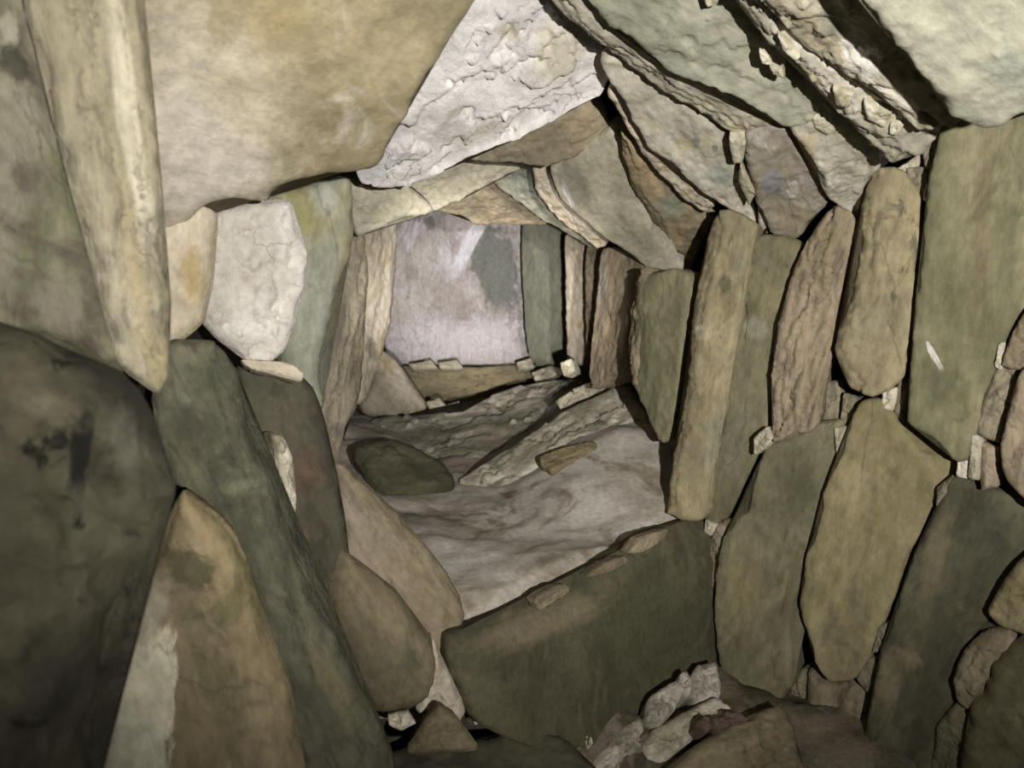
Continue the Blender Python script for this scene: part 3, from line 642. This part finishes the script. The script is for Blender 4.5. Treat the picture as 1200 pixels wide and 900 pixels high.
for q, d, mat, lb in (([(758,842),(764,814),(785,800),(800,794),(802,812),(790,832),(774,850)], 2.2, 'rubble', 'pale knobbly stone leaning on the foot of the dark sill slab'),
              ([(796,808),(798,790),(806,785),(812,800),(808,815)], 2.25, 'rubble', 'small whitish tooth of stone between two pale rubble stones'),
              ([(808,800),(820,778),(828,782),(840,774),(846,800),(842,818),(815,822)], 2.3, 'rubble', 'whitish broken stone against the mossy green slab foot'),
              ([(690,902),(712,872),(734,852),(752,840),(760,862),(765,900),(700,920)], 2.1, 'rubble', 'greyish rubble stone low in front of the sill slab'),
              ([(758,870),(776,850),(806,832),(842,816),(862,838),(830,856),(800,880),(770,905)], 2.12, 'ledge', 'grey flat rubble slab below the pale knobbly stone'),
              ([(672,866),(678,856),(684,868),(680,876)], 2.12, 'chock', 'tiny white splinter before the sill, first of two'),
              ([(684,866),(690,857),(695,870),(690,876)], 2.12, 'chock', 'tiny white splinter before the sill, second of two'),
              ([(818,846),(828,838),(840,848),(830,856)], 2.06, 'redstone', 'small reddish stone in the rubble, farthest from the mossy green slab'),
              ([(834,842),(848,840),(858,850),(842,856)], 2.06, 'redstone', 'small reddish stone in the rubble, middle of a trio'),
              ([(850,834),(866,834),(878,842),(866,850),(854,846)], 2.08, 'redstone', 'small reddish stone touching the mossy green slab foot'),
              ([(762,925),(800,892),(848,852),(884,840),(914,824),(928,836),(936,870),(942,925)], 2.03, 'umber', 'flat brown slab lying at the bottom below the mossy green slab'),
              ([(548,868),(600,856),(640,856),(672,872),(705,905),(720,930),(425,930),(440,890),(500,868)], 1.98, 'dark', 'dark low floor boulder at the bottom centre, before the sill')):
    stone('rubble_stone' if mat != 'dark' else 'boulder', q, (d, FN), lb, mat, 'stone' if mat != 'dark' else 'boulder', G8, th=.12, r=.03, amp=.02, flake=.01)


# ------------------------------------------------------------------ the setting behind and under the stones
def sheet(name, corners, mat, nu=60, nv=40, amp=.06, fn=None, zcut=None):
    A, B, C_, D_ = [V(c) for c in corners]
    verts, faces = [], []
    nn = (B - A).cross(D_ - A).normalized()
    for j in range(nv + 1):
        for i in range(nu + 1):
            u, v = i / nu, j / nv
            p = A * (1 - u) * (1 - v) + B * u * (1 - v) + C_ * u * v + D_ * (1 - u) * v
            p = p + nn * (amp * fract(p * 2.2, .9, 2, 5))
            if fn: p = fn(p)
            verts.append(p)
    for j in range(nv):
        for i in range(nu):
            a = j * (nu + 1) + i
            q = [a, a + 1, a + nu + 2, a + nu + 1]
            if zcut is None or max(verts[k].z for k in q) > zcut: faces.append(q)
    me = bpy.data.meshes.new(name)
    me.from_pydata([tuple(v) for v in verts], [], faces)
    me.polygons.foreach_set('use_smooth', [True] * len(me.polygons))
    me.materials.append(MATS[mat])
    ob = bpy.data.objects.new(name, me); COL.objects.link(ob)
    ob['kind'] = 'structure'
    return ob

def sstep(a, b, x):
    t = min(1, max(0, (x - a) / (b - a))); return t * t * (3 - 2 * t)

Z0 = 1.5
# wall of packed earth behind the slabs
def wpt(s, z, back):   # along the packed wall at depth s
    return V((.63 + .95 * (2.8 - s) + .69 * back, s + .725 * back, Z0 + z))
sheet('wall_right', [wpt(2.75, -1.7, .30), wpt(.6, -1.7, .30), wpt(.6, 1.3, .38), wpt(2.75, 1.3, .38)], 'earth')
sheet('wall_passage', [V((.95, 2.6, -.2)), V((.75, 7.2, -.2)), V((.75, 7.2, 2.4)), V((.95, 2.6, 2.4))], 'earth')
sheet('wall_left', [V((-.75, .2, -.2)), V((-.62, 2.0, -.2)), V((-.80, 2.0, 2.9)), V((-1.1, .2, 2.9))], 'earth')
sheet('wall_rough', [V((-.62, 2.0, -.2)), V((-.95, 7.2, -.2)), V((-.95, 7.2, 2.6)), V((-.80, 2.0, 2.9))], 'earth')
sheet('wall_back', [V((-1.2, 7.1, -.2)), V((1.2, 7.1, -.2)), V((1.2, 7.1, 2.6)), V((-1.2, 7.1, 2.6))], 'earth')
nC = PLANES['C'][1]
def cpt(px, py, o):
    P, n = PLANES['C']; n = n.copy()
    return hit(px, py, P - n * 0 + (n if (EYE - P).dot(n) > 0 else -n) * o, n)
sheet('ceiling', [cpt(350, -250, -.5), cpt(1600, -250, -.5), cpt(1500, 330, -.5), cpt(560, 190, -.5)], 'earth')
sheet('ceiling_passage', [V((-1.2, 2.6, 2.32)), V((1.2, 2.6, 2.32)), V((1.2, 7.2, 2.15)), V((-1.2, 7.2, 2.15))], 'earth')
def passage_floor(p):
    X, Y = p.x, p.y
    z = -.95
    z += .25 * sstep(.05, .65, X - .02 * (Y - 3)) * sstep(2.55, 3.2, Y)
    z += .10 * sstep(-.2, -.7, X) * sstep(2.3, 3.2, Y)
    z -= .24 * sstep(4.0, 5.6, Y)
    # the floor ends at the sill
    e = (X * .64 - (Y - 2.03) * .78) * -1
    if Y < 2.15 and X < .1: e = min(e, Y - 2.15 + .05)
    if e < .05: z -= (.05 - e) * 4
    return V((X, Y, Z0 + max(z, -2.0) + .03 * fract(p * 3.1, .9, 2, 5)))
sheet('floor', [V((-1.2, 1.8, 0)), V((1.5, 1.8, 0)), V((1.5, 7.1, 0)), V((-1.2, 7.1, 0))], 'floorpale', 130, 200, 0, passage_floor, Z0 - 1.2)
def near_floor(p):
    return V((p.x, p.y, Z0 - 1.50 + .10 * sstep(1.6, 2.3, p.y) + .05 * fract(p * 3.3, .8, 2, 6)))
sheet('floor_chamber', [V((-1.2, .2, 0)), V((2.6, .2, 0)), V((2.6, 3.2, 0)), V((-1.2, 3.2, 0))], 'dirt', 120, 90, 0, near_floor)


# ------------------------------------------------------------------ light
def aim(o, tgt):
    o.rotation_euler = (V(tgt) - o.location).to_track_quat('-Z', 'Y').to_euler()

def spot(name, loc, tgt, power, ang, blend, rad, col):
    d = bpy.data.lights.new(name, 'SPOT'); d.energy = power; d.spot_size = math.radians(ang); d.spot_blend = blend
    d.shadow_soft_size = rad; d.color = col
    o = bpy.data.objects.new(name, d); COL.objects.link(o); o.location = loc; aim(o, tgt)
    return o
spot('torch', (.44, -.66, 1.57), (.52, 2.2, 1.93), 480, 92, 1.0, .02, (1, .97, .92))
spot('passage_fill_spot', (.08, -.60, 1.42), (.08, 6.8, 1.18), 1850, 18, 1.0, .02, (1, .95, .92))  # separate narrow spot, added to brighten the far passage and end slab
w = bpy.data.worlds.new('world'); SC.world = w; w.use_nodes = True
w.node_tree.nodes['Background'].inputs[0].default_value = (1, .97, .9, 1)
w.node_tree.nodes['Background'].inputs[1].default_value = .035
SC.view_settings.exposure = 0.0


SC.view_settings.view_transform = 'Standard'
SC.view_settings.look = 'None'
SC.view_settings.gamma = 1.0
SC.view_settings.use_curve_mapping = False
